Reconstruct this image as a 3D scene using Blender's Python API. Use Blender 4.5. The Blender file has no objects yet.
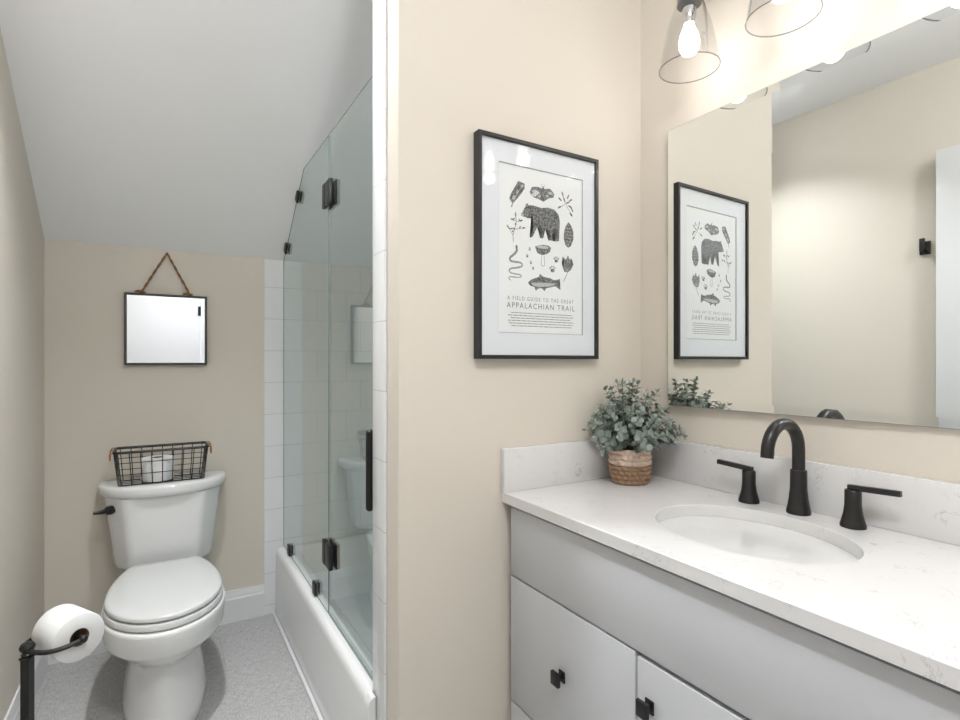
import bpy, bmesh, math, random
from mathutils import Vector, Matrix
random.seed(7)
C = bpy.context.scene.collection
PI = math.pi

# ------------------------------------------------------------------ camera, world, exposure
cam_d = bpy.data.cameras.new('camera')
cam = bpy.data.objects.new('camera', cam_d)
C.objects.link(cam)
cam.location = (0, 0, 1.26)
cam.rotation_euler = (PI / 2, 0, -math.atan(318 / 533.))
cam_d.sensor_width = 36
cam_d.lens = 36 * 533 / 960.
cam_d.shift_y = 1 / 960.
cam_d.clip_start = 0.02
sc = bpy.context.scene
sc.camera = cam
sc.view_settings.view_transform = 'Standard'
sc.view_settings.look = 'None'
sc.view_settings.gamma = 1
sc.view_settings.exposure = 2.78
wd = bpy.data.worlds.new('world')
sc.world = wd
wd.use_nodes = True
wd.node_tree.nodes['Background'].inputs[0].default_value = (0.9, 0.95, 1, 1)
wd.node_tree.nodes['Background'].inputs[1].default_value = 0.3
FILL_GLOBE_W = 46.0
TOILET_W = 2.0
ROOM_FILL_W = 1.2
BULB_W = 0.07
WARM = (0.94, 0.975, 1.0)
CEIL = 2.675


def lamp(name, kind, loc, power, col, size=0.1, rot=(0, 0, 0), spread=PI):
    l = bpy.data.lights.new(name, kind)
    l.energy = power
    l.color = col
    if kind == 'AREA':
        l.shape = 'DISK'
        l.size = size
        l.spread = spread
    else:
        l.shadow_soft_size = size
    o = bpy.data.objects.new(name, l)
    o.location = loc
    o.rotation_euler = rot
    C.objects.link(o)
    return o


# ------------------------------------------------------------------ materials
def newmat(name):
    m = bpy.data.materials.new(name)
    m.use_nodes = True
    nt = m.node_tree
    return m, nt, nt.nodes['Principled BSDF']


def mat(name, col, rough=0.5, metal=0.0, bump=0.0, bscale=200, var=0.0, vscale=8, spec=0.5, coat=0.0):
    m, nt, p = newmat(name)
    p.inputs['Base Color'].default_value = (*col, 1)
    p.inputs['Roughness'].default_value = rough
    p.inputs['Metallic'].default_value = metal
    p.inputs['Specular IOR Level'].default_value = spec
    p.inputs['Coat Weight'].default_value = coat
    tc = nt.nodes.new('ShaderNodeTexCoord')
    if var:
        n = nt.nodes.new('ShaderNodeTexNoise')
        n.inputs['Scale'].default_value = vscale
        n.inputs['Detail'].default_value = 4
        nt.links.new(tc.outputs['Object'], n.inputs['Vector'])
        r = nt.nodes.new('ShaderNodeMix')
        r.data_type = 'RGBA'
        r.inputs[6].default_value = (*[c * (1 - var) for c in col], 1)
        r.inputs[7].default_value = (*[min(1, c * (1 + var)) for c in col], 1)
        nt.links.new(n.outputs['Fac'], r.inputs[0])
        nt.links.new(r.outputs[2], p.inputs['Base Color'])
    if bump:
        n2 = nt.nodes.new('ShaderNodeTexNoise')
        n2.inputs['Scale'].default_value = bscale
        n2.inputs['Detail'].default_value = 3
        nt.links.new(tc.outputs['Object'], n2.inputs['Vector'])
        b = nt.nodes.new('ShaderNodeBump')
        b.inputs['Strength'].default_value = bump
        b.inputs['Distance'].default_value = 0.002
        nt.links.new(n2.outputs['Fac'], b.inputs['Height'])
        nt.links.new(b.outputs[0], p.inputs['Normal'])
    return m


def glass_mat(name, tint, ior=1.5, edge=None):
    """clear sheet glass: see-through with a Fresnel reflection (two surfaces in one)"""
    m = bpy.data.materials.new(name)
    m.use_nodes = True
    nt = m.node_tree
    nt.nodes.clear()
    out = nt.nodes.new('ShaderNodeOutputMaterial')
    tr = nt.nodes.new('ShaderNodeBsdfTransparent')
    clear = nt.nodes.new('ShaderNodeMix')
    clear.data_type = 'RGBA'
    clear.inputs[6].default_value = (*tint, 1)
    clear.inputs[7].default_value = (1, 1, 1, 1)
    gl = nt.nodes.new('ShaderNodeBsdfGlossy')
    gl.inputs['Roughness'].default_value = 0.0
    gl.inputs['Color'].default_value = (0.95, 0.97, 0.96, 1)
    fr = nt.nodes.new('ShaderNodeFresnel')
    fr.inputs['IOR'].default_value = ior
    geo = nt.nodes.new('ShaderNodeNewGeometry')
    nt.links.new(geo.outputs['Backfacing'], clear.inputs[0])
    if edge:
        lw = nt.nodes.new('ShaderNodeLayerWeight')
        lw.inputs['Blend'].default_value = 0.35
        em = nt.nodes.new('ShaderNodeMix')
        em.data_type = 'RGBA'
        em.inputs[6].default_value = (*tint, 1)
        em.inputs[7].default_value = (*edge, 1)
        nt.links.new(lw.outputs['Facing'], em.inputs[0])
        nt.links.new(em.outputs[2], tr.inputs['Color'])
    else:
        nt.links.new(clear.outputs[2], tr.inputs['Color'])
    inv = nt.nodes.new('ShaderNodeMath')
    inv.operation = 'SUBTRACT'
    inv.inputs[0].default_value = 1
    nt.links.new(geo.outputs['Backfacing'], inv.inputs[1])
    # 2R/(1+R)
    a = nt.nodes.new('ShaderNodeMath'); a.operation = 'MULTIPLY'; a.inputs[1].default_value = 2
    b = nt.nodes.new('ShaderNodeMath'); b.operation = 'ADD'; b.inputs[1].default_value = 1
    d = nt.nodes.new('ShaderNodeMath'); d.operation = 'DIVIDE'
    nt.links.new(fr.outputs[0], a.inputs[0])
    nt.links.new(fr.outputs[0], b.inputs[0])
    nt.links.new(a.outputs[0], d.inputs[0])
    nt.links.new(b.outputs[0], d.inputs[1])
    mul = nt.nodes.new('ShaderNodeMath'); mul.operation = 'MULTIPLY'
    nt.links.new(d.outputs[0], mul.inputs[0])
    nt.links.new(inv.outputs[0], mul.inputs[1])
    mx = nt.nodes.new('ShaderNodeMixShader')
    nt.links.new(mul.outputs[0], mx.inputs[0])
    nt.links.new(tr.outputs[0], mx.inputs[1])
    nt.links.new(gl.outputs[0], mx.inputs[2])
    nt.links.new(mx.outputs[0], out.inputs['Surface'])
    return m


def emit_mat(name, col, strength):
    m, nt, p = newmat(name)
    p.inputs['Base Color'].default_value = (*col, 1)
    p.inputs['Emission Color'].default_value = (*col, 1)
    p.inputs['Emission Strength'].default_value = strength
    return m


def tile_mat(name, axes, bw, bh, off, ox, oz, tile=(0.80, 0.81, 0.82), grout=(0.60, 0.60, 0.59), mortar=0.0016):
    m, nt, p = newmat(name)
    tc = nt.nodes.new('ShaderNodeTexCoord')
    sep = nt.nodes.new('ShaderNodeSeparateXYZ')
    nt.links.new(tc.outputs['Object'], sep.inputs[0])
    comb = nt.nodes.new('ShaderNodeCombineXYZ')
    nt.links.new(sep.outputs[axes[0]], comb.inputs[0])
    nt.links.new(sep.outputs[axes[1]], comb.inputs[1])
    mp = nt.nodes.new('ShaderNodeMapping')
    mp.inputs['Location'].default_value = (-ox, -oz, 0)
    nt.links.new(comb.outputs[0], mp.inputs[0])
    br = nt.nodes.new('ShaderNodeTexBrick')
    br.offset = off
    br.inputs['Scale'].default_value = 1
    br.inputs['Brick Width'].default_value = bw
    br.inputs['Row Height'].default_value = bh
    br.inputs['Mortar Size'].default_value = mortar
    br.inputs['Mortar Smooth'].default_value = 0.3
    br.inputs['Color1'].default_value = (*tile, 1)
    br.inputs['Color2'].default_value = (*[c * 0.985 for c in tile], 1)
    br.inputs['Mortar'].default_value = (*grout, 1)
    nt.links.new(mp.outputs[0], br.inputs['Vector'])
    nt.links.new(br.outputs['Color'], p.inputs['Base Color'])
    bp = nt.nodes.new('ShaderNodeBump')
    bp.invert = True
    bp.inputs['Strength'].default_value = 0.5
    bp.inputs['Distance'].default_value = 0.002
    nt.links.new(br.outputs['Fac'], bp.inputs['Height'])
    nt.links.new(bp.outputs[0], p.inputs['Normal'])
    p.inputs['Roughness'].default_value = 0.14
    return m


def floor_mat():
    m, nt, p = newmat('linen_tile')
    tc = nt.nodes.new('ShaderNodeTexCoord')

    def streak(sx, sy):
        mp = nt.nodes.new('ShaderNodeMapping')
        mp.inputs['Scale'].default_value = (sx, sy, 1)
        nt.links.new(tc.outputs['Object'], mp.inputs[0])
        n = nt.nodes.new('ShaderNodeTexNoise')
        n.inputs['Scale'].default_value = 1
        n.inputs['Detail'].default_value = 3
        nt.links.new(mp.outputs[0], n.inputs['Vector'])
        return n
    a, b = streak(420, 40), streak(40, 420)
    ad = nt.nodes.new('ShaderNodeMath'); ad.operation = 'ADD'
    nt.links.new(a.outputs['Fac'], ad.inputs[0])
    nt.links.new(b.outputs['Fac'], ad.inputs[1])
    cr = nt.nodes.new('ShaderNodeValToRGB')
    cr.color_ramp.elements[0].position = 0.38
    cr.color_ramp.elements[0].color = (0.30, 0.30, 0.30, 1)
    cr.color_ramp.elements[1].position = 0.62
    cr.color_ramp.elements[1].color = (0.56, 0.555, 0.545, 1)
    hv = nt.nodes.new('ShaderNodeMath'); hv.operation = 'MULTIPLY'; hv.inputs[1].default_value = 0.5
    nt.links.new(ad.outputs[0], hv.inputs[0])
    nt.links.new(hv.outputs[0], cr.inputs[0])
    br = nt.nodes.new('ShaderNodeTexBrick')
    br.offset = 0.5
    br.inputs['Scale'].default_value = 1
    br.inputs['Brick Width'].default_value = 0.61
    br.inputs['Row Height'].default_value = 0.305
    br.inputs['Mortar Size'].default_value = 0.0016
    mp2 = nt.nodes.new('ShaderNodeMapping')
    mp2.inputs['Location'].default_value = (0.08, 0.05, 0)
    nt.links.new(tc.outputs['Object'], mp2.inputs[0])
    nt.links.new(mp2.outputs[0], br.inputs['Vector'])
    mx = nt.nodes.new('ShaderNodeMix')
    mx.data_type = 'RGBA'
    nt.links.new(br.outputs['Fac'], mx.inputs[0])
    nt.links.new(cr.outputs[0], mx.inputs[6])
    mx.inputs[7].default_value = (0.33, 0.33, 0.325, 1)
    nt.links.new(mx.outputs[2], p.inputs['Base Color'])
    p.inputs['Roughness'].default_value = 0.5
    return m


def quartz_mat():
    m, nt, p = newmat('white_quartz')
    tc = nt.nodes.new('ShaderNodeTexCoord')

    def vein(scale, dist, width, off):
        mp = nt.nodes.new('ShaderNodeMapping')
        mp.inputs['Location'].default_value = off
        nt.links.new(tc.outputs['Object'], mp.inputs[0])
        n = nt.nodes.new('ShaderNodeTexNoise')
        n.inputs['Scale'].default_value = scale
        n.inputs['Detail'].default_value = 6
        n.inputs['Roughness'].default_value = 0.6
        n.inputs['Distortion'].default_value = dist
        nt.links.new(mp.outputs[0], n.inputs['Vector'])
        s = nt.nodes.new('ShaderNodeMath'); s.operation = 'SUBTRACT'; s.inputs[1].default_value = 0.5
        nt.links.new(n.outputs['Fac'], s.inputs[0])
        ab = nt.nodes.new('ShaderNodeMath'); ab.operation = 'ABSOLUTE'
        nt.links.new(s.outputs[0], ab.inputs[0])
        mr = nt.nodes.new('ShaderNodeMapRange')
        mr.inputs[1].default_value = 0.0
        mr.inputs[2].default_value = width
        mr.inputs[3].default_value = 1
        mr.inputs[4].default_value = 0
        nt.links.new(ab.outputs[0], mr.inputs[0])
        return mr
    v = vein(24, 0.9, 0.014, (3, 1, 0))
    # patches where veins show
    n = nt.nodes.new('ShaderNodeTexNoise')
    n.inputs['Scale'].default_value = 17
    n.inputs['Detail'].default_value = 2
    nt.links.new(tc.outputs['Object'], n.inputs['Vector'])
    mr = nt.nodes.new('ShaderNodeMapRange')
    mr.inputs[1].default_value = 0.52
    mr.inputs[2].default_value = 0.68
    nt.links.new(n.outputs['Fac'], mr.inputs[0])
    mu = nt.nodes.new('ShaderNodeMath'); mu.operation = 'MULTIPLY'
    nt.links.new(v.outputs[0], mu.inputs[0])
    nt.links.new(mr.outputs[0], mu.inputs[1])
    mu2 = nt.nodes.new('ShaderNodeMath'); mu2.operation = 'MULTIPLY'; mu2.inputs[1].default_value = 0.75
    nt.links.new(mu.outputs[0], mu2.inputs[0])
    mx = nt.nodes.new('ShaderNodeMix')
    mx.data_type = 'RGBA'
    mx.inputs[6].default_value = (0.70, 0.69, 0.688, 1)
    mx.inputs[7].default_value = (0.36, 0.35, 0.345, 1)
    nt.links.new(mu2.outputs[0], mx.inputs[0])
    nt.links.new(mx.outputs[2], p.inputs['Base Color'])
    p.inputs['Roughness'].default_value = 0.22
    return m


def ink_mat():
    m, nt, p = newmat('printed_ink')
    tc = nt.nodes.new('ShaderNodeTexCoord')
    n = nt.nodes.new('ShaderNodeTexNoise')
    n.inputs['Scale'].default_value = 260
    n.inputs['Detail'].default_value = 3
    nt.links.new(tc.outputs['Object'], n.inputs['Vector'])
    cr = nt.nodes.new('ShaderNodeValToRGB')
    cr.color_ramp.elements[0].position = 0.42
    cr.color_ramp.elements[0].color = (0.06, 0.06, 0.065, 1)
    cr.color_ramp.elements[1].position = 0.62
    cr.color_ramp.elements[1].color = (0.26, 0.26, 0.26, 1)
    nt.links.new(n.outputs['Fac'], cr.inputs[0])
    nt.links.new(cr.outputs[0], p.inputs['Base Color'])
    p.inputs['Roughness'].default_value = 0.8
    return m


M = {}
M['wall'] = mat('beige_wall_paint', (0.69, 0.634, 0.555), 0.6, bump=0.08, bscale=260)
M['ceiling'] = mat('white_ceiling_paint', (0.90, 0.90, 0.905), 0.8, bump=0.08, bscale=200)
M['trim'] = mat('white_trim_paint', (0.74, 0.74, 0.75), 0.35)
M['floor'] = floor_mat()
M['tile_field'] = tile_mat('white_shower_tile', (0, 2), 0.155, 0.1585, 0.5, 0.539, 0.043)
M['tile_strip'] = tile_mat('white_bullnose_tile', (0, 2), 0.4, 0.1585, 0.0, 0.3, 0.043)
M['tile_side'] = tile_mat('white_side_tile', (1, 2), 0.155, 0.1585, 0.5, 0.1, 0.043)
M['tile_end'] = tile_mat('white_end_tile', (1, 2), 0.4, 0.19, 0.0, 1.2, 0.038)
M['porcelain'] = mat('white_porcelain', (0.76, 0.76, 0.755), 0.10, coat=0.3)
M['sink'] = mat('sink_porcelain', (0.72, 0.72, 0.71), 0.10, coat=0.3)
M['seat'] = mat('white_seat_plastic', (0.66, 0.66, 0.655), 0.22)
M['tub'] = mat('white_tub_enamel', (0.78, 0.78, 0.78), 0.10)
M['black'] = mat('matte_black_metal', (0.006, 0.006, 0.0065), 0.36, bump=0.05, bscale=400)
M['bronze'] = mat('dark_bronze_metal', (0.010, 0.0098, 0.0095), 0.33)
M['copper'] = mat('copper_metal', (0.48, 0.24, 0.10), 0.35, metal=1.0)
M['paper'] = mat('tissue_paper', (0.77, 0.77, 0.765), 0.9, bump=0.25, bscale=300)
M['card'] = mat('brown_cardboard', (0.22, 0.14, 0.08), 0.9)
M['rope'] = mat('jute_rope', (0.27, 0.155, 0.075), 0.9, var=0.35, vscale=220, bump=0.5, bscale=400)
M['mirror'] = mat('silvered_mirror', (0.88, 0.90, 0.885), 0.0, metal=1.0)
M['mirror_cool'] = mat('silvered_small_mirror', (0.90, 0.93, 0.97), 0.0, metal=1.0)
M['edge'] = mat('mirror_edge', (0.25, 0.25, 0.24), 0.4)
M['frame'] = mat('black_frame_wood', (0.014, 0.014, 0.016), 0.4)
M['zinc'] = mat('dark_zinc_frame', (0.06, 0.058, 0.056), 0.45, var=0.3, vscale=60)
M['mat'] = mat('white_mat_board', (0.74, 0.75, 0.78), 0.8)
M['print'] = mat('off_white_print_paper', (0.80, 0.80, 0.80), 0.85)
M['bevelcut'] = mat('mat_board_cut_edge', (0.42, 0.42, 0.43), 0.8)
M['ink'] = ink_mat()
M['ink_text'] = mat('text_ink', (0.14, 0.14, 0.14), 0.8)
M['ink_fine'] = mat('fine_text_ink', (0.22, 0.22, 0.22), 0.8)
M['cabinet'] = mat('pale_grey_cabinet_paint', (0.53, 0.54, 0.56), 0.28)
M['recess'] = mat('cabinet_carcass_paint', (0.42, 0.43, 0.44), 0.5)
M['quartz'] = quartz_mat()
M['leaf'] = mat('eucalyptus_leaf', (0.24, 0.285, 0.245), 0.7, var=0.45, vscale=40)
M['stem'] = mat('eucalyptus_stem', (0.16, 0.15, 0.10), 0.8)
M['weave_light'] = mat('pale_woven_straw', (0.62, 0.48, 0.39), 0.85, var=0.2, vscale=120)
M['weave_dark'] = mat('brown_woven_straw', (0.30, 0.19, 0.115), 0.85, var=0.35, vscale=120)
M['soil'] = mat('dark_moss', (0.05, 0.045, 0.03), 0.95)
M['glass'] = glass_mat('shower_glass', (0.80, 0.875, 0.86), 1.5)
M['glass_edge'] = mat('green_glass_edge', (0.16, 0.22, 0.21), 0.2)
M['picture_glass'] = glass_mat('picture_glass', (0.97, 0.98, 0.985), 1.28)
M['lamp_glass'] = glass_mat('clear_lamp_glass', (0.97, 0.97, 0.975), 1.6, (0.72, 0.73, 0.745))
M['lamp_rim'] = glass_mat('thick_rim_glass', (0.35, 0.36, 0.38), 1.6)
M['chrome'] = mat('chrome', (0.7, 0.7, 0.72), 0.08, metal=1.0)
M['bulb'] = emit_mat('glowing_bulb', (1.0, 0.96, 0.93), 1.3)
M['globe'] = emit_mat('frosted_fill_globe', (1, 0.97, 0.94), 2)
M['diffuser'] = emit_mat('downlight_diffuser', (1, 0.97, 0.93), 2)


# ------------------------------------------------------------------ mesh building
class MB:
    def __init__(s):
        s.v, s.f = [], []

    def add(s, verts, faces):
        n = len(s.v)
        s.v += [tuple(v) for v in verts]
        s.f += [tuple(i + n for i in f) for f in faces]
        return s

    def add_bm(s, bm):
        bm.verts.index_update()
        s.add([v.co[:] for v in bm.verts], [[v.index for v in f.verts] for f in bm.faces])
        bm.free()
        return s

    def box(s, x0, x1, y0, y1, z0, z1, bevel=0.0, seg=2, mx=None):
        bm = bmesh.new()
        bmesh.ops.create_cube(bm, size=1)
        for v in bm.verts:
            v.co = Vector(((x0 + x1) / 2 + v.co.x * (x1 - x0), (y0 + y1) / 2 + v.co.y * (y1 - y0), (z0 + z1) / 2 + v.co.z * (z1 - z0)))
        if bevel:
            bmesh.ops.bevel(bm, geom=bm.edges[:], offset=bevel, segments=seg, affect='EDGES', profile=0.5)
        if mx:
            bmesh.ops.transform(bm, matrix=mx, verts=bm.verts)
        return s.add_bm(bm)

    def loft(s, rings, cap0=True, cap1=True):
        n = len(rings[0])
        vs = [p for r in rings for p in r]
        fs = []
        for k in range(len(rings) - 1):
            for i in range(n):
                j = (i + 1) % n
                fs.append((k * n + i, k * n + j, (k + 1) * n + j, (k + 1) * n + i))
        if cap0:
            fs.append(tuple(reversed(range(n))))
        if cap1:
            fs.append(tuple(range((len(rings) - 1) * n, len(rings) * n)))
        return s.add(vs, fs)

    def lathe(s, prof, at=(0, 0, 0), n=40, mx=None, cap0=True, cap1=True):
        rings = []
        for r, z in prof:
            ring = [Vector((r * math.cos(2 * PI * i / n), r * math.sin(2 * PI * i / n), z)) for i in range(n)]
            if mx:
                ring = [mx @ p for p in ring]
            rings.append([p + Vector(at) for p in ring])
        return s.loft(rings, cap0, cap1)

    def tube(s, pts, r, n=10, closed=False, cap=True):
        pts = [Vector(p) for p in pts]
        m = len(pts)
        rs = r if isinstance(r, (list, tuple)) else [r] * m
        up = None
        rings = []
        for i in range(m):
            if closed:
                t = pts[(i + 1) % m] - pts[i - 1]
            else:
                t = pts[min(i + 1, m - 1)] - pts[max(i - 1, 0)]
            t.normalize()
            if up is None:
                up = Vector((0, 0, 1)) if abs(t.z) < 0.9 else Vector((1, 0, 0))
            a = up - t * up.dot(t)
            a.normalize()
            up = a
            b = t.cross(a)
            rings.append([pts[i] + (a * math.cos(2 * PI * k / n) + b * math.sin(2 * PI * k / n)) * rs[i] for k in range(n)])
        if closed:
            rings.append(rings[0])
            return s.loft(rings, False, False)
        return s.loft(rings, cap, cap)

    def ball(s, c, r, n=16, sc=(1, 1, 1)):
        bm = bmesh.new()
        bmesh.ops.create_uvsphere(bm, u_segments=n, v_segments=max(6, n // 2), radius=r)
        for v in bm.verts:
            v.co = Vector((v.co.x * sc[0], v.co.y * sc[1], v.co.z * sc[2])) + Vector(c)
        return s.add_bm(bm)

    def prism(s, poly, axis, a, b):
        """poly: 2-D outline, extruded along axis (0,1,2) from a to b"""
        def P(p, t):
            q = [0, 0, 0]
            o = [i for i in range(3) if i != axis]
            q[o[0]], q[o[1]] = p
            q[axis] = t
            return tuple(q)
        return s.loft([[P(p, a) for p in poly], [P(p, b) for p in poly]])


ORG = {}


def obj(name, mb, m, parent=None, smooth=True, angle=35, origin=None):
    org = Vector(origin) if origin else (ORG[parent.name] if parent else Vector((0, 0, 0)))
    me = bpy.data.meshes.new(name)
    me.from_pydata([tuple(Vector(v) - org) for v in mb.v], [], mb.f)
    bm = bmesh.new()
    bm.from_mesh(me)
    bmesh.ops.recalc_face_normals(bm, faces=bm.faces[:])
    bm.to_mesh(me)
    bm.free()
    me.update()
    if smooth:
        for p in me.polygons:
            p.use_smooth = True
        me.set_sharp_from_angle(angle=math.radians(angle))
    me.materials.append(m)
    o = bpy.data.objects.new(name, me)
    C.objects.link(o)
    if parent:
        o.parent = parent
    else:
        o.location = org
    ORG[o.name] = org
    return o


def thing(name, label, cat, loc, group=None):
    o = bpy.data.objects.new(name, None)
    o.empty_display_size = 0.05
    o.location = loc
    C.objects.link(o)
    ORG[o.name] = Vector(loc)
    o['label'] = label
    o['category'] = cat
    o['kind'] = 'thing'
    if group:
        o['group'] = group
    return o


def tag(o, label, cat, group=None, kind='thing'):
    o['label'] = label
    o['category'] = cat
    o['kind'] = kind
    if group:
        o['group'] = group
    return o


def struct(name, mb, m, label, cat, smooth=False, angle=35):
    o = obj(name, mb, m, smooth=smooth, angle=angle)
    return tag(o, label, cat, kind='structure')


def rpoly(pts, r, seg=5):
    """round the corners of a 2-D polygon"""
    n = len(pts)
    out = []
    rs = r if isinstance(r, (list, tuple)) else [r] * n
    for i in range(n):
        p0, p, p1 = Vector(pts[i - 1]), Vector(pts[i]), Vector(pts[(i + 1) % n])
        d0, d1 = (p0 - p), (p1 - p)
        k = min(rs[i], d0.length * 0.49, d1.length * 0.49)
        a, b = p + d0.normalized() * k, p + d1.normalized() * k
        for j in range(seg + 1):
            t = j / seg
            out.append(tuple(a * (1 - t) ** 2 + p * 2 * t * (1 - t) + b * t ** 2))
    return out


# ------------------------------------------------------------------ dimensions of the room
XL, XV = -0.42, 1.403          # left wall, vanity wall
YB, YP, YF = 2.83, 1.28, -0.90  # wall behind toilet, picture wall, wall behind the viewer
XE, YT = 0.5205, 1.454         # free end of the picture wall, its shower side
XS = 1.30                      # shower side wall
Z0, DZ, YC = 1.768, 0.7117, 1.785  # slope: height at YB, rise per metre, where it ends


def slope(y):
    return Z0 + (YB - y) * DZ


# ------------------------------------------------------------------ shell
struct('floor', MB().box(XL - 0.1, XV + 0.1, YF - 0.1, YB + 0.1, -0.08, 0), M['floor'], 'grey linen-textured tile floor', 'floor')
struct('ceiling', MB().box(XL - 0.1, XV + 0.1, YF - 0.1, YC + 0.05, CEIL, CEIL + 0.08), M['ceiling'], 'flat white ceiling above the vanity', 'ceiling')
sl = MB().prism([(YC, slope(YC)), (YB + 0.1, slope(YB + 0.1)), (YB + 0.1, CEIL + 0.08), (YC, CEIL + 0.08)], 0, XL - 0.1, XS + 0.1)
struct('ceiling_slope', sl, M['ceiling'], 'sloped white ceiling above the toilet and tub', 'ceiling')
struct('wall_left', MB().box(XL - 0.1, XL, YF - 0.1, YB + 0.1, 0, CEIL), M['wall'], 'beige wall at left beside the toilet', 'wall')
struct('wall_back', MB().box(XL, XS + 0.1, YB, YB + 0.1, 0, Z0 + 0.05), M['wall'], 'beige wall behind the toilet', 'wall')
struct('wall_partition', MB().box(XE, XV + 0.1, YP, YT - 0.008, 0, CEIL), M['wall'], 'beige partition wall carrying the framed poster', 'wall')
struct('wall_vanity', MB().box(XV, XV + 0.1, YF - 0.1, YP, 0, CEIL), M['wall'], 'beige wall behind the vanity and wide mirror', 'wall')
fw = MB().box(XL, -0.34, YF - 0.1, YF, 0, CEIL).box(0.44, XV, YF - 0.1, YF, 0, CEIL).box(-0.34, 0.44, YF - 0.1, YF, 2.07, CEIL)
struct('wall_front', fw, M['wall'], 'beige wall behind the viewer around the white door', 'wall')
struct('wall_shower', MB().box(XS, XS + 0.1, YT, YB, 0, slope(YT)), M['tile_side'], 'white tiled side wall of the shower', 'wall')
# tiled surfaces
TL = 0.436
tb = MB().prism([(0.541, 0.0), (XS, 0.0), (XS, Z0), (0.541, Z0)], 1, YB - 0.008, YB)
struct('wall_tile_back', tb, M['tile_field'], 'white square tile on the back wall of the shower', 'tiled wall')
struct('trim_1', MB().prism(rpoly([(TL, 0.0), (0.541, 0.0), (0.541, Z0), (TL, Z0)], 0.001, 1), 1, YB - 0.008, YB), M['tile_strip'],
       'column of white bullnose tile beside the tub on the back wall', 'tile trim')
struct('wall_tile_partition', MB().box(XE, XS, YT - 0.008, YT, 0, slope(YT)), M['tile_field'], 'white tile on the near end wall of the shower', 'tiled wall')
struct('trim_2', MB().box(XE - 0.008, XE, 1.361, YT, 0, slope(YT), 0.002), M['tile_end'], 'column of white bullnose tile on the partition wall end', 'tile trim', smooth=True)


# baseboards
def base_profile(flip=1):
    return [(0, 0), (0.016, 0), (0.016, 0.110), (0.012, 0.118), (0.012, 0.128), (0.007, 0.140), (0.006, 0.150), (0, 0.150)]


b = MB()
pr_ = [(YB - d, z) for d, z in base_profile()]
b.prism(pr_, 0, XL, TL)
struct('baseboard_back', b, M['trim'], 'white moulded baseboard behind the toilet', 'baseboard', True, 25)
b = MB()
b.prism([(XL + d, z) for d, z in base_profile()], 1, 1.06, YB - 0.016)
struct('baseboard_left', b, M['trim'], 'white moulded baseboard along the left wall', 'baseboard', True, 25)
b = MB()
b.prism([(YP - d, z) for d, z in base_profile()], 0, XE, 0.868)
struct('baseboard_partition', b, M['trim'], 'white moulded baseboard under the framed poster', 'baseboard', True, 25)

# door in the wall behind the viewer, seen in the small mirror
d = thing('door_1', 'closed white door behind the viewer', 'door', (0.0, YF, 0))
d['kind'] = 'structure'
obj('door_leaf', MB().box(-0.33, 0.36, YF - 0.04, YF - 0.005, 0.01, 2.05, 0.002), M['trim'], d)
cs = MB().box(-0.40, -0.335, YF - 0.03, YF + 0.015, 0, 2.13, 0.003).box(0.365, 0.44, YF - 0.03, YF + 0.015, 0, 2.13, 0.003).box(-0.335, 0.365, YF - 0.03, YF + 0.015, 2.055, 2.13, 0.003)
obj('door_casing', cs, M['trim'], d)
for z in (0.3, 1.80):
    obj('hinge', MB().tube([(0.355, YF + 0.004, z - 0.05), (0.355, YF + 0.004, z + 0.05)], 0.008).box(0.335, 0.355, YF - 0.006, YF, z - 0.05, z + 0.05), M['black'], d)
obj('door_knob', MB().lathe([(0.03, 0), (0.03, 0.006), (0.01, 0.01), (0.01, 0.04), (0.026, 0.045), (0.028, 0.06), (0.012, 0.072)], (-0.27, YF - 0.005, 0.95), mx=Matrix.Rotation(-PI / 2, 3, 'X')), M['black'], d)
# open door leaf standing against the left wall, seen in the vanity mirror
d = thing('door_2', 'white door standing open against the left wall, at right in the mirror', 'door', (XL + 0.06, 0.6, 0))
d['kind'] = 'structure'
obj('door_leaf', MB().box(XL + 0.035, XL + 0.07, 0.20, 0.985, 0.01, 2.245, 0.003), M['trim'], d)
obj('hinge', MB().tube([(XL + 0.05, 0.19, 1.75), (XL + 0.05, 0.19, 1.85)], 0.008), M['black'], d)
obj('door_knob', MB().lathe([(0.03, 0), (0.03, 0.006), (0.01, 0.01), (0.01, 0.04), (0.026, 0.045), (0.028, 0.06), (0.012, 0.072)], (XL + 0.068, 0.93, 0.95), mx=Matrix.Rotation(PI / 2, 3, 'Y')), M['black'], d)


# recessed downlights: one by the toilet, one added as fill
def downlight(x, y, power, label):
    t = thing('ceiling_downlight', label, 'ceiling light', (x, y, CEIL), 'recessed ceiling lights')
    obj('trim_ring', MB().lathe([(0.055, -0.002), (0.075, -0.002), (0.075, -0.0001), (0.055, -0.0001)], (x, y, CEIL), cap0=False, cap1=False), M['trim'], t)
    obj('diffuser', MB().lathe([(0.055, -0.0015), (0.054, -0.0008)], (x, y, CEIL)), M['diffuser'], t)
    l = lamp('downlight_lamp', 'AREA', (x, y, CEIL - 0.004), power, WARM, 0.11, spread=2.0)
    return t


downlight(0.14, 1.69, TOILET_W, 'round ceiling downlight in front of the toilet')
downlight(0.12, 0.10, ROOM_FILL_W, 'unseen round downlight added as fill in the middle of the room')  # added fill that brightens cabinet front, counter and floor
gx, gy, gz = 0.36, -0.08, 2.565  # globe added out of view as general fill for walls and ceiling
t = thing('fill_globe_light', 'unseen frosted globe added as fill light under the ceiling', 'ceiling light', (gx, gy, CEIL))
obj('canopy', MB().lathe([(0.07, -0.0005), (0.07, -0.014), (0.06, -0.02)], (gx, gy, CEIL)), M['trim'], t)
obj('globe', MB().ball((gx, gy, gz), 0.09, 32), M['globe'], t)
lamp('fill_globe_lamp', 'POINT', (gx, gy, gz), FILL_GLOBE_W, WARM, 0.095)

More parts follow.
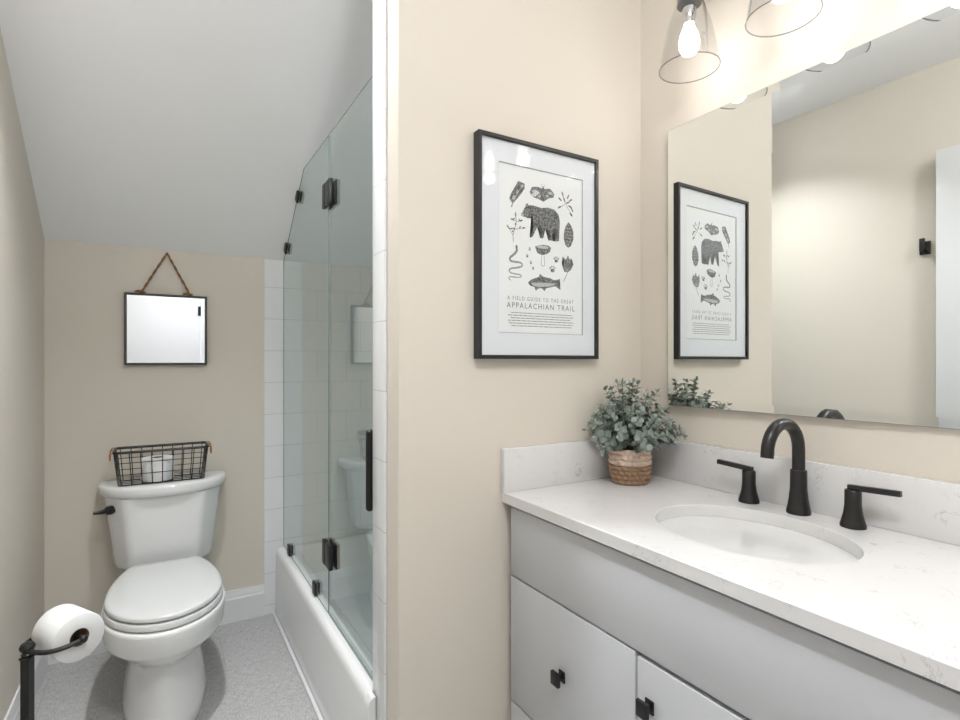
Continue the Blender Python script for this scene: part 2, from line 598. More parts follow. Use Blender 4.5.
# ------------------------------------------------------------------ bath tub
t = thing('bathtub', 'white alcove bathtub behind the frameless glass screen', 'bathtub', (0.9, 2.15, 0))


def rrect(x0, x1, y0, y1, r, z, seg=8):
    return [(p[0], p[1], z) for p in rpoly([(x0, y0), (x1, y0), (x1, y1), (x0, y1)], r, seg)]


TY0, TY1, TX0, TX1 = 1.46, 2.818, 0.487, 1.294
TZ = 0.325
rings = [rrect(TX0, TX1, TY0, TY1, 0.004, 0.0), rrect(TX0 + 0.003, TX1, TY0, TY1, 0.004, TZ - 0.03),
         rrect(TX0 + 0.006, TX1, TY0, TY1, 0.006, TZ - 0.014), rrect(TX0 + 0.014, TX1, TY0, TY1, 0.008, TZ - 0.004),
         rrect(TX0 + 0.026, TX1 - 0.004, TY0 + 0.003, TY1 - 0.003, 0.01, TZ),
         rrect(TX0 + 0.085, TX1 - 0.05, TY0 + 0.06, TY1 - 0.06, 0.09, TZ), rrect(TX0 + 0.10, TX1 - 0.06, TY0 + 0.075, TY1 - 0.075, 0.10, TZ - 0.015),
         rrect(TX0 + 0.12, TX1 - 0.08, TY0 + 0.11, TY1 - 0.12, 0.12, 0.15), rrect(TX0 + 0.16, TX1 - 0.12, TY0 + 0.16, TY1 - 0.2, 0.13, 0.08),
         rrect(TX0 + 0.21, TX1 - 0.17, TY0 + 0.21, TY1 - 0.26, 0.11, 0.07)]
obj('tub_shell', MB().loft(rings), M['tub'], t, angle=50)
fl = [(TX0, 0), (TX0 + 0.003, TZ - 0.03), (TX0 + 0.006, TZ - 0.014), (TX0 + 0.014, TZ - 0.004), (XE - 0.009, TZ - 0.001), (XE - 0.009, 0)]
obj('apron_end', MB().prism(fl, 1, 1.425, TY0 - 0.0005), M['tub'], t)
obj('drain', MB().lathe([(0.03, 0.0705), (0.03, 0.073), (0.004, 0.073)], (0.86, 1.72, 0)), M['black'], t)
struct('trim_3', MB().box(TX0 - 0.015, TX0 - 0.001, 1.40, YB - 0.02, 0.0, 0.008, 0.003), M['trim'], 'thin white sealing strip on the floor along the tub', 'trim', True)

# ------------------------------------------------------------------ shower glass
XG = 0.533
GT = 0.010
YS = 1.972
ZT = 2.092
screen = thing('shower_screen', 'frameless clear glass shower screen with black hinges on the tub rim', 'shower screen', (XG, 2.2, TZ))
ysl = YB - (ZT - Z0) / DZ
poly = [(YS + 0.003, TZ + 0.004), (YB - 0.011, TZ + 0.004), (YB - 0.011, slope(YB) - 0.004), (ysl, ZT), (YS + 0.003, ZT)]


def glass_edge(mb, poly, x, w=0.0011):
    n = len(poly)
    for i in range(n):
        a, b = poly[i], poly[(i + 1) % n]
        mb.tube([(x, a[0], a[1]), (x, b[0], b[1])], w, 6)
    return mb


panel = obj('fixed_panel', MB().prism(poly, 0, XG - GT / 2, XG + GT / 2), M['glass'], screen, smooth=False)
obj('glass_edge', glass_edge(MB(), poly, XG - GT / 2, 0.0013), M['glass_edge'], panel)
ang = math.atan(DZ)


def clip(y, z, rot, ln=0.05):
    mb = MB()
    mx = Matrix.Translation((XG, y, z)) @ Matrix.Rotation(rot, 4, 'X')
    mb.box(-0.016, -GT / 2 - 0.0004, -0.022, 0.022, -ln / 2, ln / 2, 0.003, mx=mx)
    mb.box(GT / 2 + 0.0004, 0.016, -0.022, 0.022, -ln / 2, ln / 2, 0.003, mx=mx)
    return mb


for yy in (2.47, 2.73):
    obj('ceiling_clip', clip(yy + 0.012, slope(yy) - 0.022, PI / 4 - 0.12), M['black'], panel)
for yy in (2.165, 2.665):
    obj('bottom_clip', clip(yy, TZ + 0.029, 0), M['black'], panel)

dp = [(YT + 0.004, TZ + 0.010), (YS - 0.003, TZ + 0.010), (YS - 0.003, ZT), (YT + 0.004, ZT)]
door = obj('door', MB().prism(dp, 0, XG - GT / 2, XG + GT / 2), M['glass'], screen, smooth=False)
obj('glass_edge', glass_edge(MB(), dp, XG - GT / 2, 0.0012), M['glass_edge'], door)
obj('door_sweep', MB().box(XG - 0.006, XG + 0.006, YT + 0.006, YS - 0.005, TZ + 0.001, TZ + 0.0095), M['glass_edge'], door, smooth=False)


def hinge(zc):
    mb = MB()
    for x0, x1 in ((-0.020, -GT / 2 - 0.0004), (GT / 2 + 0.0004, 0.020)):
        mb.box(XG + x0, XG + x1, YS - 0.060, YS - 0.0035, zc - 0.045, zc + 0.045, 0.003)
        mb.box(XG + x0, XG + x1, YS + 0.0035, YS + 0.042, zc - 0.045, zc + 0.045, 0.003)
    mb.tube([(XG - 0.014, YS, zc - 0.036), (XG - 0.014, YS, zc + 0.036)], 0.006)
    return mb


for zc in (1.872, 0.552):
    obj('hinge', hinge(zc), M['black'], door)
px, py = 0.514, 1.482
pull = MB().tube([(px, py, 0.838), (px, py, 1.052)], 0.0115, 14)
pull.ball((px, py, 0.838), 0.0115).ball((px, py, 1.052), 0.0115)
for z in (0.88, 1.01):
    pull.tube([(XG - GT / 2 - 0.0005, py, z), (px, py, z)], 0.008, 12)
obj('pull_handle', pull, M['black'], door)

# ------------------------------------------------------------------ toilet
TX = 0.012
toilet = thing('toilet', 'white two-piece toilet with closed lid and black flush lever', 'toilet', (TX, 2.4, 0))


def oval(hw, yf, yb, yc, z, n=56, ef=2.0, eb=2.4, clipy=None):
    r = []
    for i in range(n):
        a = 2 * PI * i / n
        cx, sy = math.cos(a), math.sin(a)
        e = eb if sy > 0 else ef
        x = hw * math.copysign(abs(cx) ** (2 / e), cx)
        l = (yb - yc) if sy > 0 else (yc - yf)
        y = yc + l * math.copysign(abs(sy) ** (2 / e), sy)
        if clipy:
            y = min(y, clipy)
        r.append((TX + x, y, z))
    return r


bowl = [oval(.132, 2.04, 2.76, 2.36, 0.0, eb=3.5), oval(.137, 2.035, 2.765, 2.36, 0.012, eb=3.5), oval(.136, 2.04, 2.76, 2.36, 0.05, eb=3.5),
        oval(.124, 2.07, 2.75, 2.36, 0.12, eb=3.2), oval(.114, 2.085, 2.74, 2.36, 0.18, eb=3), oval(.112, 2.085, 2.74, 2.35, 0.215, eb=3),
        oval(.118, 2.075, 2.73, 2.33, 0.236, eb=3), oval(.138, 2.045, 2.72, 2.30, 0.256, eb=3), oval(.164, 2.010, 2.71, 2.28, 0.282, eb=3),
        oval(.182, 1.990, 2.705, 2.26, 0.303, eb=3), oval(.1875, 1.983, 2.70, 2.255, 0.310, eb=3), oval(.1905, 1.978, 2.70, 2.255, 0.318, eb=3), oval(.195, 1.972, 2.70, 2.25, 0.378, eb=3),
        oval(.194, 1.973, 2.70, 2.25, 0.386, eb=3), oval(.190, 1.977, 2.695, 2.25, 0.391, eb=3), oval(.15, 2.02, 2.65, 2.25, 0.392, eb=3)]
obj('bowl', MB().loft(bowl), M['porcelain'], toilet, angle=60)


def seat_rings(z0, z1, hw, yf, dome=0.0, clipy=2.545):
    k = 0.0045
    rr = [oval(hw - k, yf + k, 2.64, 2.235, z0, clipy=clipy - k, eb=2.0), oval(hw, yf, 2.645, 2.235, z0 + k * 0.8, clipy=clipy, eb=2.0),
          oval(hw, yf, 2.645, 2.235, z1 - k, clipy=clipy, eb=2.0), oval(hw - k * 0.5, yf + k * 0.5, 2.64, 2.235, z1 - k * 0.3, clipy=clipy - k * 0.5, eb=2.0),
          oval(hw - 0.012, yf + 0.012, 2.63, 2.235, z1 + dome * 0.4, clipy=clipy - 0.010, eb=2.0)]
    if dome:
        rr.append(oval(hw - 0.06, yf + 0.06, 2.59, 2.235, z1 + dome, clipy=clipy - 0.05, eb=2.0))
    return rr


seat = obj('seat', MB().loft(seat_rings(0.3955, 0.4185, 0.186, 1.984)), M['seat'], toilet, angle=45)
obj('seat_lid', MB().loft(seat_rings(0.4225, 0.440, 0.182, 1.990, 0.004)), M['seat'], toilet, angle=45)

def tank_ring(hw, yf, z, ch=0.66, dep=0.075):
    pts = [(TX - hw, 2.80), (TX - hw, yf + dep), (TX - hw * ch, yf), (TX + hw * ch, yf), (TX + hw, yf + dep), (TX + hw, 2.80)]
    return [(p[0], p[1], z) for p in rpoly(pts, [0.015, 0.03, 0.02, 0.02, 0.03, 0.015], 5)]


tank = [tank_ring(.150, 2.640, 0.392), tank_ring(.178, 2.608, 0.400), tank_ring(.186, 2.598, 0.425), tank_ring(.192, 2.592, 0.50), tank_ring(.202, 2.586, 0.58),
        tank_ring(.210, 2.582, 0.65), tank_ring(.216, 2.580, 0.70)]
obj('tank', MB().loft(tank), M['porcelain'], toilet, angle=50)


def lid_ring(hw, d, z):
    n = 18
    r = [(TX + hw, 2.815 - 0.01), ]
    pts = [(TX + hw, 2.805 - d * 0)]
    out = []
    out.append((TX - hw + d, 2.808 - d, z))
    out.append((TX - hw, 2.79 - d, z))
    for i in range(n + 1):
        a = PI + PI * i / n
        x = hw * math.copysign(abs(math.cos(a)) ** (2 / 2.5), math.cos(a))
        y = 2.745 + (0.193 - 0) * -abs(math.sin(a)) ** (2 / 2.1)
        out.append((TX + x, y + d * abs(math.sin(a)), z))
    out.append((TX + hw, 2.79 - d, z))
    out.append((TX + hw - d, 2.808 - d, z))
    return out


lid = [lid_ring(.226, 0.018, 0.697), lid_ring(.238, 0.004, 0.704), lid_ring(.243, 0.0, 0.715), lid_ring(.244, 0.0, 0.735), lid_ring(.241, 0.003, 0.743), lid_ring(.235, 0.009, 0.747), lid_ring(.20, 0.045, 0.748)]
obj('tank_lid', MB().loft(lid), M['porcelain'], toilet, angle=50)
lx, ly, lz = TX - 0.190, 2.628, 0.655
nd = Vector((-0.80, -0.60, 0))
R = Vector((0, 0, 1)).rotation_difference(nd).to_matrix()
lv = MB().lathe([(0.016, -0.012), (0.018, 0.004), (0.017, 0.016), (0.010, 0.022), (0.009, 0.030)], (lx, ly, lz), 20, mx=R)
q = Vector((lx, ly, lz)) + nd * 0.026
lv.tube([q + Vector((0.008, 0.005, 0)), q + Vector((-0.010, -0.006, 0)), q + Vector((-0.026, -0.012, 0.001)), q + Vector((-0.036, -0.014, 0.001))], [0.008, 0.0085, 0.0065, 0.006], 10)
obj('flush_lever', lv, M['black'], toilet)

# ------------------------------------------------------------------ wire basket on the tank and the roll in it
bx0, bx1, by0, by1, bz0, bz1 = -0.168, 0.172, 2.590, 2.742, 0.7515, 0.888
ins = 0.014
basket = thing('wire_basket', 'black wire basket with copper ring handles on the toilet tank', 'basket', ((bx0 + bx1) / 2, (by0 + by1) / 2, 0.748))


def ring_at(f, r=0.02):
    i = ins * (1 - f)
    z = bz0 + (bz1 - bz0) * f
    return [(p[0], p[1], z) for p in rpoly([(bx0 + i, by0 + i), (bx1 - i, by0 + i), (bx1 - i, by1 - i), (bx0 + i, by1 - i)], r, 5)]


w = MB()
for f in (0.0, 0.33, 0.68):
    w.tube(ring_at(f), 0.0016, 6, closed=True)
NL, NS = 9, 4
for i in range(NL):
    u = i / (NL - 1)
    xa = bx0 + ins + 0.012 + (bx1 - bx0 - 2 * ins - 0.024) * u
    xb = bx0 + 0.014 + (bx1 - bx0 - 0.028) * u
    w.tube([(xb, by0, bz1), (xa, by0 + ins, bz0), (xa, by1 - ins, bz0), (xb, by1, bz1)], 0.0019, 6)
for i in range(NS):
    u = i / (NS - 1)
    ya = by0 + ins + 0.012 + (by1 - by0 - 2 * ins - 0.024) * u
    yb_ = by0 + 0.016 + (by1 - by0 - 0.032) * u
    w.tube([(bx0, yb_, bz1), (bx0 + ins, ya, bz0), (bx1 - ins, ya, bz0), (bx1, yb_, bz1)], 0.0019, 6)
obj('wire_mesh', w, M['black'], basket)
obj('rim', MB().tube(ring_at(1.0), 0.0056, 8, closed=True), M['black'], basket)
for sx, xx in ((-1, bx0), (1, bx1)):
    hm = MB()
    ym = (by0 + by1) / 2
    for yo in (-0.028, 0.028):
        hm.tube([(xx + sx * (0.006 + 0.008 * math.cos(a)), ym + yo, bz1 + 0.001 + 0.008 * math.sin(a)) for a in [k * PI / 6 for k in range(12)]], 0.002, 6, closed=True)
    loop = [(xx + sx * 0.016, ym + 0.028 * math.cos(a), bz1 - 0.006 - 0.034 * abs(math.sin(a)) ** 0.7) for a in [k * PI / 12 for k in range(13)]]
    loop = [(p[0] + sx * 0.0, p[1], p[2]) for p in loop]
    hm.tube(loop, 0.0022, 7)
    ho = obj('ring_handle', hm, M['copper'], basket)
    ho['label'] = 'copper ring handle'


def roll(mb_p, mb_c, axis_mx, R=0.056, ri=0.021, L=0.10, n=40):
    mb_p.lathe([(ri + 0.001, -L / 2), (R - 0.002, -L / 2), (R, -L / 2 + 0.002), (R, L / 2 - 0.002), (R - 0.002, L / 2), (ri + 0.001, L / 2), (ri + 0.001, -L / 2)], (0, 0, 0), n, axis_mx, False, False)
    mb_c.lathe([(ri, -L / 2), (ri + 0.0008, -L / 2), (ri + 0.0008, L / 2), (ri, L / 2), (ri, -L / 2)], (0, 0, 0), n, axis_mx, False, False)


tr = thing('toilet_roll', 'white toilet roll standing inside the wire basket', 'toilet paper', (-0.012, 2.672, 0.7535))
a1, c1 = MB(), MB()
roll(a1, c1, Matrix.Translation((-0.016, 2.664, 0.7540 + 0.048)), 0.061, 0.021, 0.094)
obj('paper', a1, M['paper'], tr, angle=50)
co = obj('cardboard_core', c1, M['card'], tr)

# ------------------------------------------------------------------ small mirror hanging from a rope
sm = thing('hanging_mirror', 'small square dark-framed mirror hung by rope above the toilet', 'mirror', (0.0195, YB, 1.242))
mx0, mx1, mz0, mz1, myf = -0.143, 0.182, 1.242, 1.562, YB - 0.026
fr = MB()
T = 0.010
for (x0, x1, z0, z1) in ((mx0, mx0 + T, mz0, mz1), (mx1 - T, mx1, mz0, mz1), (mx0 + T, mx1 - T, mz0, mz0 + T), (mx0 + T, mx1 - T, mz1 - T, mz1)):
    fr.box(x0, x1, myf, YB - 0.001, z0, z1, 0.0015)
obj('frame', fr, M['zinc'], sm)
obj('mirror_glass', MB().box(mx0 + T, mx1 - T, myf + 0.006, myf + 0.010, mz0 + T, mz1 - T), M['mirror_cool'], sm, smooth=False)
obj('backing', MB().box(mx0 + T, mx1 - T, myf + 0.0105, YB - 0.002, mz0 + T, mz1 - T), M['edge'], sm, smooth=False)
nail = (0.0195, YB - 0.012, 1.752)


def twisted(pts, r=0.0042, m=16):
    """two-strand rope along straight legs"""
    out = MB()
    P = []
    for a, b in zip(pts[:-1], pts[1:]):
        a, b = Vector(a), Vector(b)
        P += [a.lerp(b, i / m) for i in range(m)]
    P.append(Vector(pts[-1]))
    for s in (0, PI):
        q = []
        for i, p in enumerate(P):
            th = i * 1.15 + s
            q.append(p + Vector((math.cos(th), math.sin(th), math.sin(th) * 0.4)) * r * 0.62)
        out.tube(q, r * 0.72, 6)
    return out


xa, xb = mx0 + 0.066, mx1 - 0.072
rp = twisted([(xa, YB - 0.014, mz1 + 0.010), nail, (xb, YB - 0.014, mz1 + 0.010)])
for xk, s in ((xa, -1), (xb, 1)):
    rp.tube([(xk + s * 0.040 * s * -1 if False else xk - 0.028, YB - 0.014, mz1 + 0.006), (xk - 0.014, YB - 0.015, mz1 + 0.009), (xk, YB - 0.014, mz1 + 0.007), (xk + 0.014, YB - 0.015, mz1 + 0.005)], [0.003, 0.0065, 0.0065, 0.003], 8)
obj('rope', rp, M['rope'], sm)
obj('nail', MB().tube([(nail[0], YB - 0.0005, nail[2] - 0.001), (nail[0], YB - 0.02, nail[2] - 0.001)], 0.002, 8), M['black'], sm)

# ------------------------------------------------------------------ toilet paper stand
ps = thing('toilet_paper_stand', 'freestanding black toilet paper stand beside the left wall', 'toilet paper holder', (-0.262, 1.57, 0))
ax = Vector((0.52, -0.854, 0)).normalized()
rc = Vector((-0.196, 1.635, 0.596))       # centre of the roll
side = Vector((-0.854, -0.52, 0)).normalized()
pp = rc + side * 0.083
zr = rc.z
post = MB()
hs = 0.0095
mxp = Matrix.Translation((pp.x, pp.y, 0)) @ Matrix.Rotation(math.radians(-25), 4, 'Z')
post.box(-hs, hs, -hs, hs, 0.02, zr - 0.020, 0.001, 1, mx=mxp)
post.box(-hs - 0.002, hs + 0.002, -hs - 0.002, hs + 0.002, zr - 0.022, zr - 0.017, 0.001, 1, mx=mxp)
obj('post', post, M['black'], ps)
obj('base', MB().lathe([(0.08, 0.0005), (0.08, 0.010), (0.074, 0.016), (0.02, 0.022), (0.016, 0.03)], (pp.x, pp.y, 0), 40), M['black'], ps)
obj('finial', MB().lathe([(0.008, -0.018), (0.013, -0.015), (0.009, -0.010), (0.0145, -0.004), (0.0155, 0.002), (0.012, 0.009), (0.004, 0.012)], (pp.x, pp.y, zr + 0.003), 20), M['black'], ps)
arm = MB()
for s in (1, -1):
    c = []
    for k in range(13):
        f = k / 12
        th = f * PI / 2
        # quarter-oval from the post round to the end of the roll
        o = pp + ax * s * 0.066 * math.sin(th) ** 0.8 + (-side) * 0.083 * (1 - math.cos(th)) ** 1.0
        o.z = zr - 0.006 * math.sin(f * PI)
        c.append(o)
    arm.tube(c, 0.0055, 10)
    e = rc + ax * s * 0.066
    arm.ball(e, 0.010, 14)
    arm.tube([e, rc + ax * s * 0.045], 0.008, 12)
obj('ring_arm', arm, M['black'], ps)
arx = Vector((0, 0, 1)).rotation_difference(ax).to_matrix().to_4x4()
tr2 = thing('toilet_roll', 'white toilet roll held on the black paper stand', 'toilet paper', rc - Vector((0, 0, 0.057)))
a1, c1 = MB(), MB()
roll(a1, c1, Matrix.Translation(rc) @ arx, 0.056, 0.020, 0.10, 48)
obj('paper', a1, M['paper'], tr2, angle=50)
obj('cardboard_core', c1, M['card'], tr2)

# ------------------------------------------------------------------ robe hook, seen in the vanity mirror
hk = thing('robe_hook', 'black square robe hook on the left wall, reflected in the mirror', 'hook', (XL, 1.03, 1.80))
obj('back_plate', MB().box(XL + 0.0005, XL + 0.012, 1.024, 1.066, 1.775, 1.838, 0.002), M['black'], hk)
obj('hook_arm', MB().box(XL + 0.0125, XL + 0.045, 1.037, 1.053, 1.785, 1.801, 0.002).box(XL + 0.036, XL + 0.050, 1.035, 1.055, 1.785, 1.848, 0.002), M['black'], hk)

# ------------------------------------------------------------------ framed poster
FX0, FX1, FZ0, FZ1 = 0.742, 1.182, 1.266, 1.894
YW = YP
pic = thing('framed_poster', 'black framed wildlife field guide poster on the partition wall', 'picture', (0.962, YW, 1.579))
fr = MB()
W, D0 = 0.011, 0.030
for (x0, x1, z0, z1) in ((FX0, FX0 + W, FZ0, FZ1), (FX1 - W, FX1, FZ0, FZ1), (FX0 + W, FX1 - W, FZ0, FZ0 + W), (FX0 + W, FX1 - W, FZ1 - W, FZ1)):
    fr.box(x0, x1, YW - D0, YW - 0.001, z0, z1, 0.001, 1)
obj('frame', fr, M['frame'], pic)
OX0, OX1, OZ0, OZ1 = 0.813, 1.124, 1.340, 1.823
YM = YW - 0.0175
mb = MB()
for (x0, x1, z0, z1) in ((FX0 + W, OX0, FZ0 + W, FZ1 - W), (OX1, FX1 - W, FZ0 + W, FZ1 - W), (OX0, OX1, FZ0 + W, OZ0), (OX0, OX1, OZ1, FZ1 - W)):
    mb.box(x0, x1, YM - 0.003, YM, z0, z1)
obj('mat_board', mb, M['mat'], pic, smooth=False)
bv = MB()
yo, yi, k = YM - 0.0031, YM - 0.0002, 0.0022
o_ = [(OX0, OZ0), (OX1, OZ0), (OX1, OZ1), (OX0, OZ1)]
i_ = [(OX0 + k, OZ0 + k), (OX1 - k, OZ0 + k), (OX1 - k, OZ1 - k), (OX0 + k, OZ1 - k)]
bv.loft([[(p[0], yo, p[1]) for p in o_], [(p[0], yi, p[1]) for p in i_]], False, False)
obj('mat_bevel', bv, M['bevelcut'], pic, smooth=False)
paper = obj('print_paper', MB().box(FX0 + W, FX1 - W, YM + 0.0004, YM + 0.0014, FZ0 + W, FZ1 - W), M['print'], pic, smooth=False)
obj('backing', MB().box(FX0 + W, FX1 - W, YM + 0.002, YW - 0.002, FZ0 + W, FZ1 - W), M['edge'], pic, smooth=False)
obj('glass_pane', MB().box(FX0 + W, FX1 - W, YW - 0.0255, YW - 0.0240, FZ0 + W, FZ1 - W), M['picture_glass'], pic, smooth=False)
ART = {
'bear': [(-0.0707, 0.1061), (-0.0643, 0.1138), (-0.0592, 0.1235), (-0.0547, 0.1294), (-0.0528, 0.1386), (-0.0463, 0.1396), (-0.0437, 0.1347), (-0.0319, 0.1375), (-0.0155, 0.1363), (0.0012, 0.1339), (0.0282, 0.139), (0.0522, 0.136), (0.0682, 0.123), (0.0731, 0.1017), (0.071, 0.0741), (0.0696, 0.0438), (0.0522, 0.0401), (0.0575, 0.0558), (0.0555, 0.0720), (0.0473, 0.0780), (0.0455, 0.0602), (0.0425, 0.0426), (0.0282, 0.0406), (0.035, 0.0523), (0.035, 0.0669), (0.018, 0.0728), (0.0092, 0.0691), (0.0112, 0.0586), (0.0092, 0.0449), (-0.0015, 0.0442), (0.0035, 0.0560), (-0.0035, 0.0740), (-0.0125, 0.0760), (-0.0215, 0.0590), (-0.0285, 0.0452), (-0.0398, 0.0412), (-0.0287, 0.0563), (-0.0254, 0.078), (-0.0267, 0.0911), (-0.0352, 0.0979), (-0.0482, 0.0972), (-0.0579, 0.1), (-0.0675, 0.0997)],
'feather': [(-0.1054, 0.1219), (-0.1011, 0.1329), (-0.1117, 0.1442), (-0.1054, 0.1607), (-0.0898, 0.184), (-0.0803, 0.2002), (-0.0579, 0.1956), (-0.0579, 0.1814), (-0.0707, 0.1636), (-0.0866, 0.1455), (-0.0973, 0.1335), (-0.1023, 0.1208)],
'moth': [(-0.0398, 0.1755), (-0.0319, 0.191), (-0.0088, 0.1949), (0.0045, 0.1918), (0.0092, 0.2006), (0.0146, 0.1918), (0.035, 0.1968), (0.0522, 0.1833), (0.0487, 0.1719), (0.0282, 0.166), (0.0112, 0.1537), (-0.0055, 0.158), (-0.0221, 0.1608), (-0.0352, 0.1667)],
'pinecone': [(0.1064, 0.1062), (0.1178, 0.0966), (0.1265, 0.0782), (0.1265, 0.0559), (0.1157, 0.0324), (0.1049, 0.0274), (0.0942, 0.0356), (0.0879, 0.0541), (0.0893, 0.0763), (0.0964, 0.0938)],
'maple_leaf': [(0.0907, -0.0475), (0.085, -0.0369), (0.0808, -0.0236), (0.0907, -0.0254), (0.0836, -0.0013), (0.0964, -0.0111), (0.1049, 0.0052), (0.1121, -0.0096), (0.1178, -0.0024), (0.1157, -0.0203), (0.1265, -0.0221), (0.1157, -0.0398), (0.1035, -0.048)],
'mushroom': [(-0.0208, 0.0174), (-0.0088, 0.0214), (0.0092, 0.0261), (0.0282, 0.0255), (0.0391, 0.0202), (0.035, 0.0073), (0.0214, -0.0011), (0.0045, -0.005), (-0.0122, -0.0003)],
'trout': [(-0.0463, -0.0908), (-0.0352, -0.081), (-0.0055, -0.0701), (-0.0022, -0.0608), (0.0092, -0.0689), (0.035, -0.0712), (0.0522, -0.0763), (0.0731, -0.0709), (0.0661, -0.0878), (0.0752, -0.1036), (0.0556, -0.0941), (0.035, -0.0993), (0.0214, -0.1019), (0.0146, -0.1115), (0.0045, -0.1031), (-0.0088, -0.1056), (-0.0175, -0.1126), (-0.0221, -0.1023), (-0.0385, -0.0982)],
}
CXP, CZP = 0.962, 1.579
YA = YM + 0.0001


def flat(mb, pts, y=YA):
    bm = bmesh.new()
    vs = [bm.verts.new((CXP + p[0], y, CZP + p[1])) for p in pts]
    f = bm.faces.new(vs)
    bmesh.ops.triangulate(bm, faces=[f])
    return mb.add_bm(bm)


def stroke(mb, pts, w, y=YA, taper=False):
    P = [Vector(p) for p in pts]
    # smooth the path
    for _ in range(2):
        if len(P) > 2:
            Q = [P[0]]
            for a, b in zip(P[:-1], P[1:]):
                Q += [a.lerp(b, .25), a.lerp(b, .75)]
            P = Q + [P[-1]]
    n = len(P)
    L, Rr = [], []
    for i in range(n):
        t = (P[min(i + 1, n - 1)] - P[max(i - 1, 0)]).normalized()
        q = Vector((-t.y, t.x))
        ww = w * (1 - 0.75 * i / (n - 1)) if taper else w
        L.append(P[i] + q * ww / 2)
        Rr.append(P[i] - q * ww / 2)
    vs = [(CXP + p.x, y, CZP + p.y) for p in L + Rr]
    return mb.add(vs, [(i, i + 1, n + i + 1, n + i) for i in range(n - 1)])


def blob(mb, x, z, rx, rz, rot=0, y=YA):
    pts = []
    for k in range(14):
        a = 2 * PI * k / 14
        u, v = rx * math.cos(a), rz * math.sin(a)
        pts.append((x + u * math.cos(rot) - v * math.sin(rot), z + u * math.sin(rot) + v * math.cos(rot)))
    return flat(mb, pts, y)


def printed(name, mb, m=None):
    return obj(name, mb, m or M['ink'], paper, smooth=False)


M['ink_pale'] = mat('pale_ink', (0.45, 0.45, 0.45), 0.8, var=0.4, vscale=300)
YH = YA - 0.00012
printed('bear_drawing', flat(MB(), ART['bear']))
hl = MB()
blob(hl, -0.0665, 0.1035, 0.0055, 0.0035, 0.1, YH)
printed('bear_muzzle', hl, M['ink_pale'])
printed('bear_ear', blob(MB(), -0.0495, 0.133, 0.002, 0.003, 0, YH), M['ink_pale'])
printed('feather_drawing', flat(MB(), ART['feather'], YA))
hl = MB()
stroke(hl, [(-0.1023, 0.1208), (-0.0951, 0.145), (-0.0651, 0.1917)], 0.0014, YH)
blob(hl, -0.0665, 0.188, 0.005, 0.004, 0.3, YH)
blob(hl, -0.096, 0.150, 0.008, 0.0045, 1.0, YH)
blob(hl, -0.084, 0.168, 0.006, 0.003, 1.0, YH)
printed('feather_barb', hl, M['ink_pale'])
printed('moth_drawing', stroke(stroke(flat(MB(), ART['moth']), [(0.0092, 0.193), (0.002, 0.205)], 0.001), [(0.0092, 0.193), (0.016, 0.206)], 0.001))
hl = MB()
for x, z, a, b_, r in ((-0.023, 0.180, 0.010, 0.004, 0.2), (0.036, 0.183, 0.010, 0.004, -0.2), (-0.004, 0.168, 0.006, 0.003, 0.3), (0.024, 0.1725, 0.006, 0.003, -0.3)):
    blob(hl, x, z, a, b_, r, YH)
printed('moth_wing_band', hl, M['ink_pale'])
printed('pinecone_drawing', flat(MB(), ART['pinecone']))
hl = MB()
for r in range(7):
    for c_ in (-1, 0, 1):
        if r in (0, 6) and c_:
            continue
        blob(hl, 0.107 + c_ * 0.0105 + (0.005 if r % 2 else -0.002), 0.0375 + r * 0.0098, 0.0032, 0.0014, 0.4, YH)
printed('pinecone_scales', hl, M['ink_pale'])
lf = flat(MB(), ART['maple_leaf'])
stroke(lf, [(0.1035, -0.0464), (0.0975, -0.060), (0.0871, -0.078)], 0.0018)
printed('leaf_drawing', lf)
hl = MB()
for e in ((0.1049, 0.000), (0.0855, -0.006), (0.1165, -0.006), (0.122, -0.024), (0.084, -0.026)):
    stroke(hl, [(0.099, -0.044), e], 0.0009, YH)
printed('leaf_veins', hl, M['ink_pale'])
mu = flat(MB(), ART['mushroom'])
stroke(mu, [(0.0052, -0.004), (0.003, -0.022), (0.002, -0.0375), (0.015, -0.0375), (0.0142, -0.022), (0.0128, -0.004)], 0.0014)
printed('mushroom_drawing', mu)
hl = MB()
blob(hl, 0.009, 0.0185, 0.022, 0.0045, 0.02, YH)
printed('mushroom_gills', hl, M['ink_pale'])
printed('trout_drawing', flat(MB(), ART['trout']))
hl = MB()
flat(hl, [(-0.036, -0.0905), (-0.02, -0.0885), (0.02, -0.0865), (0.055, -0.0855), (0.05, -0.092), (0.02, -0.098), (-0.01, -0.1005), (-0.03, -0.0965)], YH)
printed('trout_belly', hl, M['ink_pale'])
sn = [(-0.0866, 0.0086), (-0.0847, -0.0026), (-0.0961, -0.0142), (-0.1098, -0.0233), (-0.1086, -0.0335), (-0.0898, -0.0343), (-0.0675, -0.0348), (-0.0656, -0.0451), (-0.0835, -0.0504), (-0.1086, -0.0542), (-0.1135, -0.0634), (-0.0992, -0.0689), (-0.0707, -0.0691), (-0.0695, -0.0769), (-0.0898, -0.0785), (-0.1086, -0.0774), (-0.1148, -0.0831), (-0.1054, -0.0885)]
s_ = stroke(MB(), sn, 0.0072, YA, True)
blob(s_, -0.0862, 0.009, 0.0036, 0.0062, 0)
printed('snake_drawing', s_)
printed('snake_stripe', stroke(MB(), sn[1:-3], 0.0016, YH), M['ink_pale'])
tw = stroke(MB(), [(-0.0973, 0.022), (-0.0992, 0.0425), (-0.0929, 0.0588), (-0.0866, 0.0804), (-0.0898, 0.0982)], 0.0018)
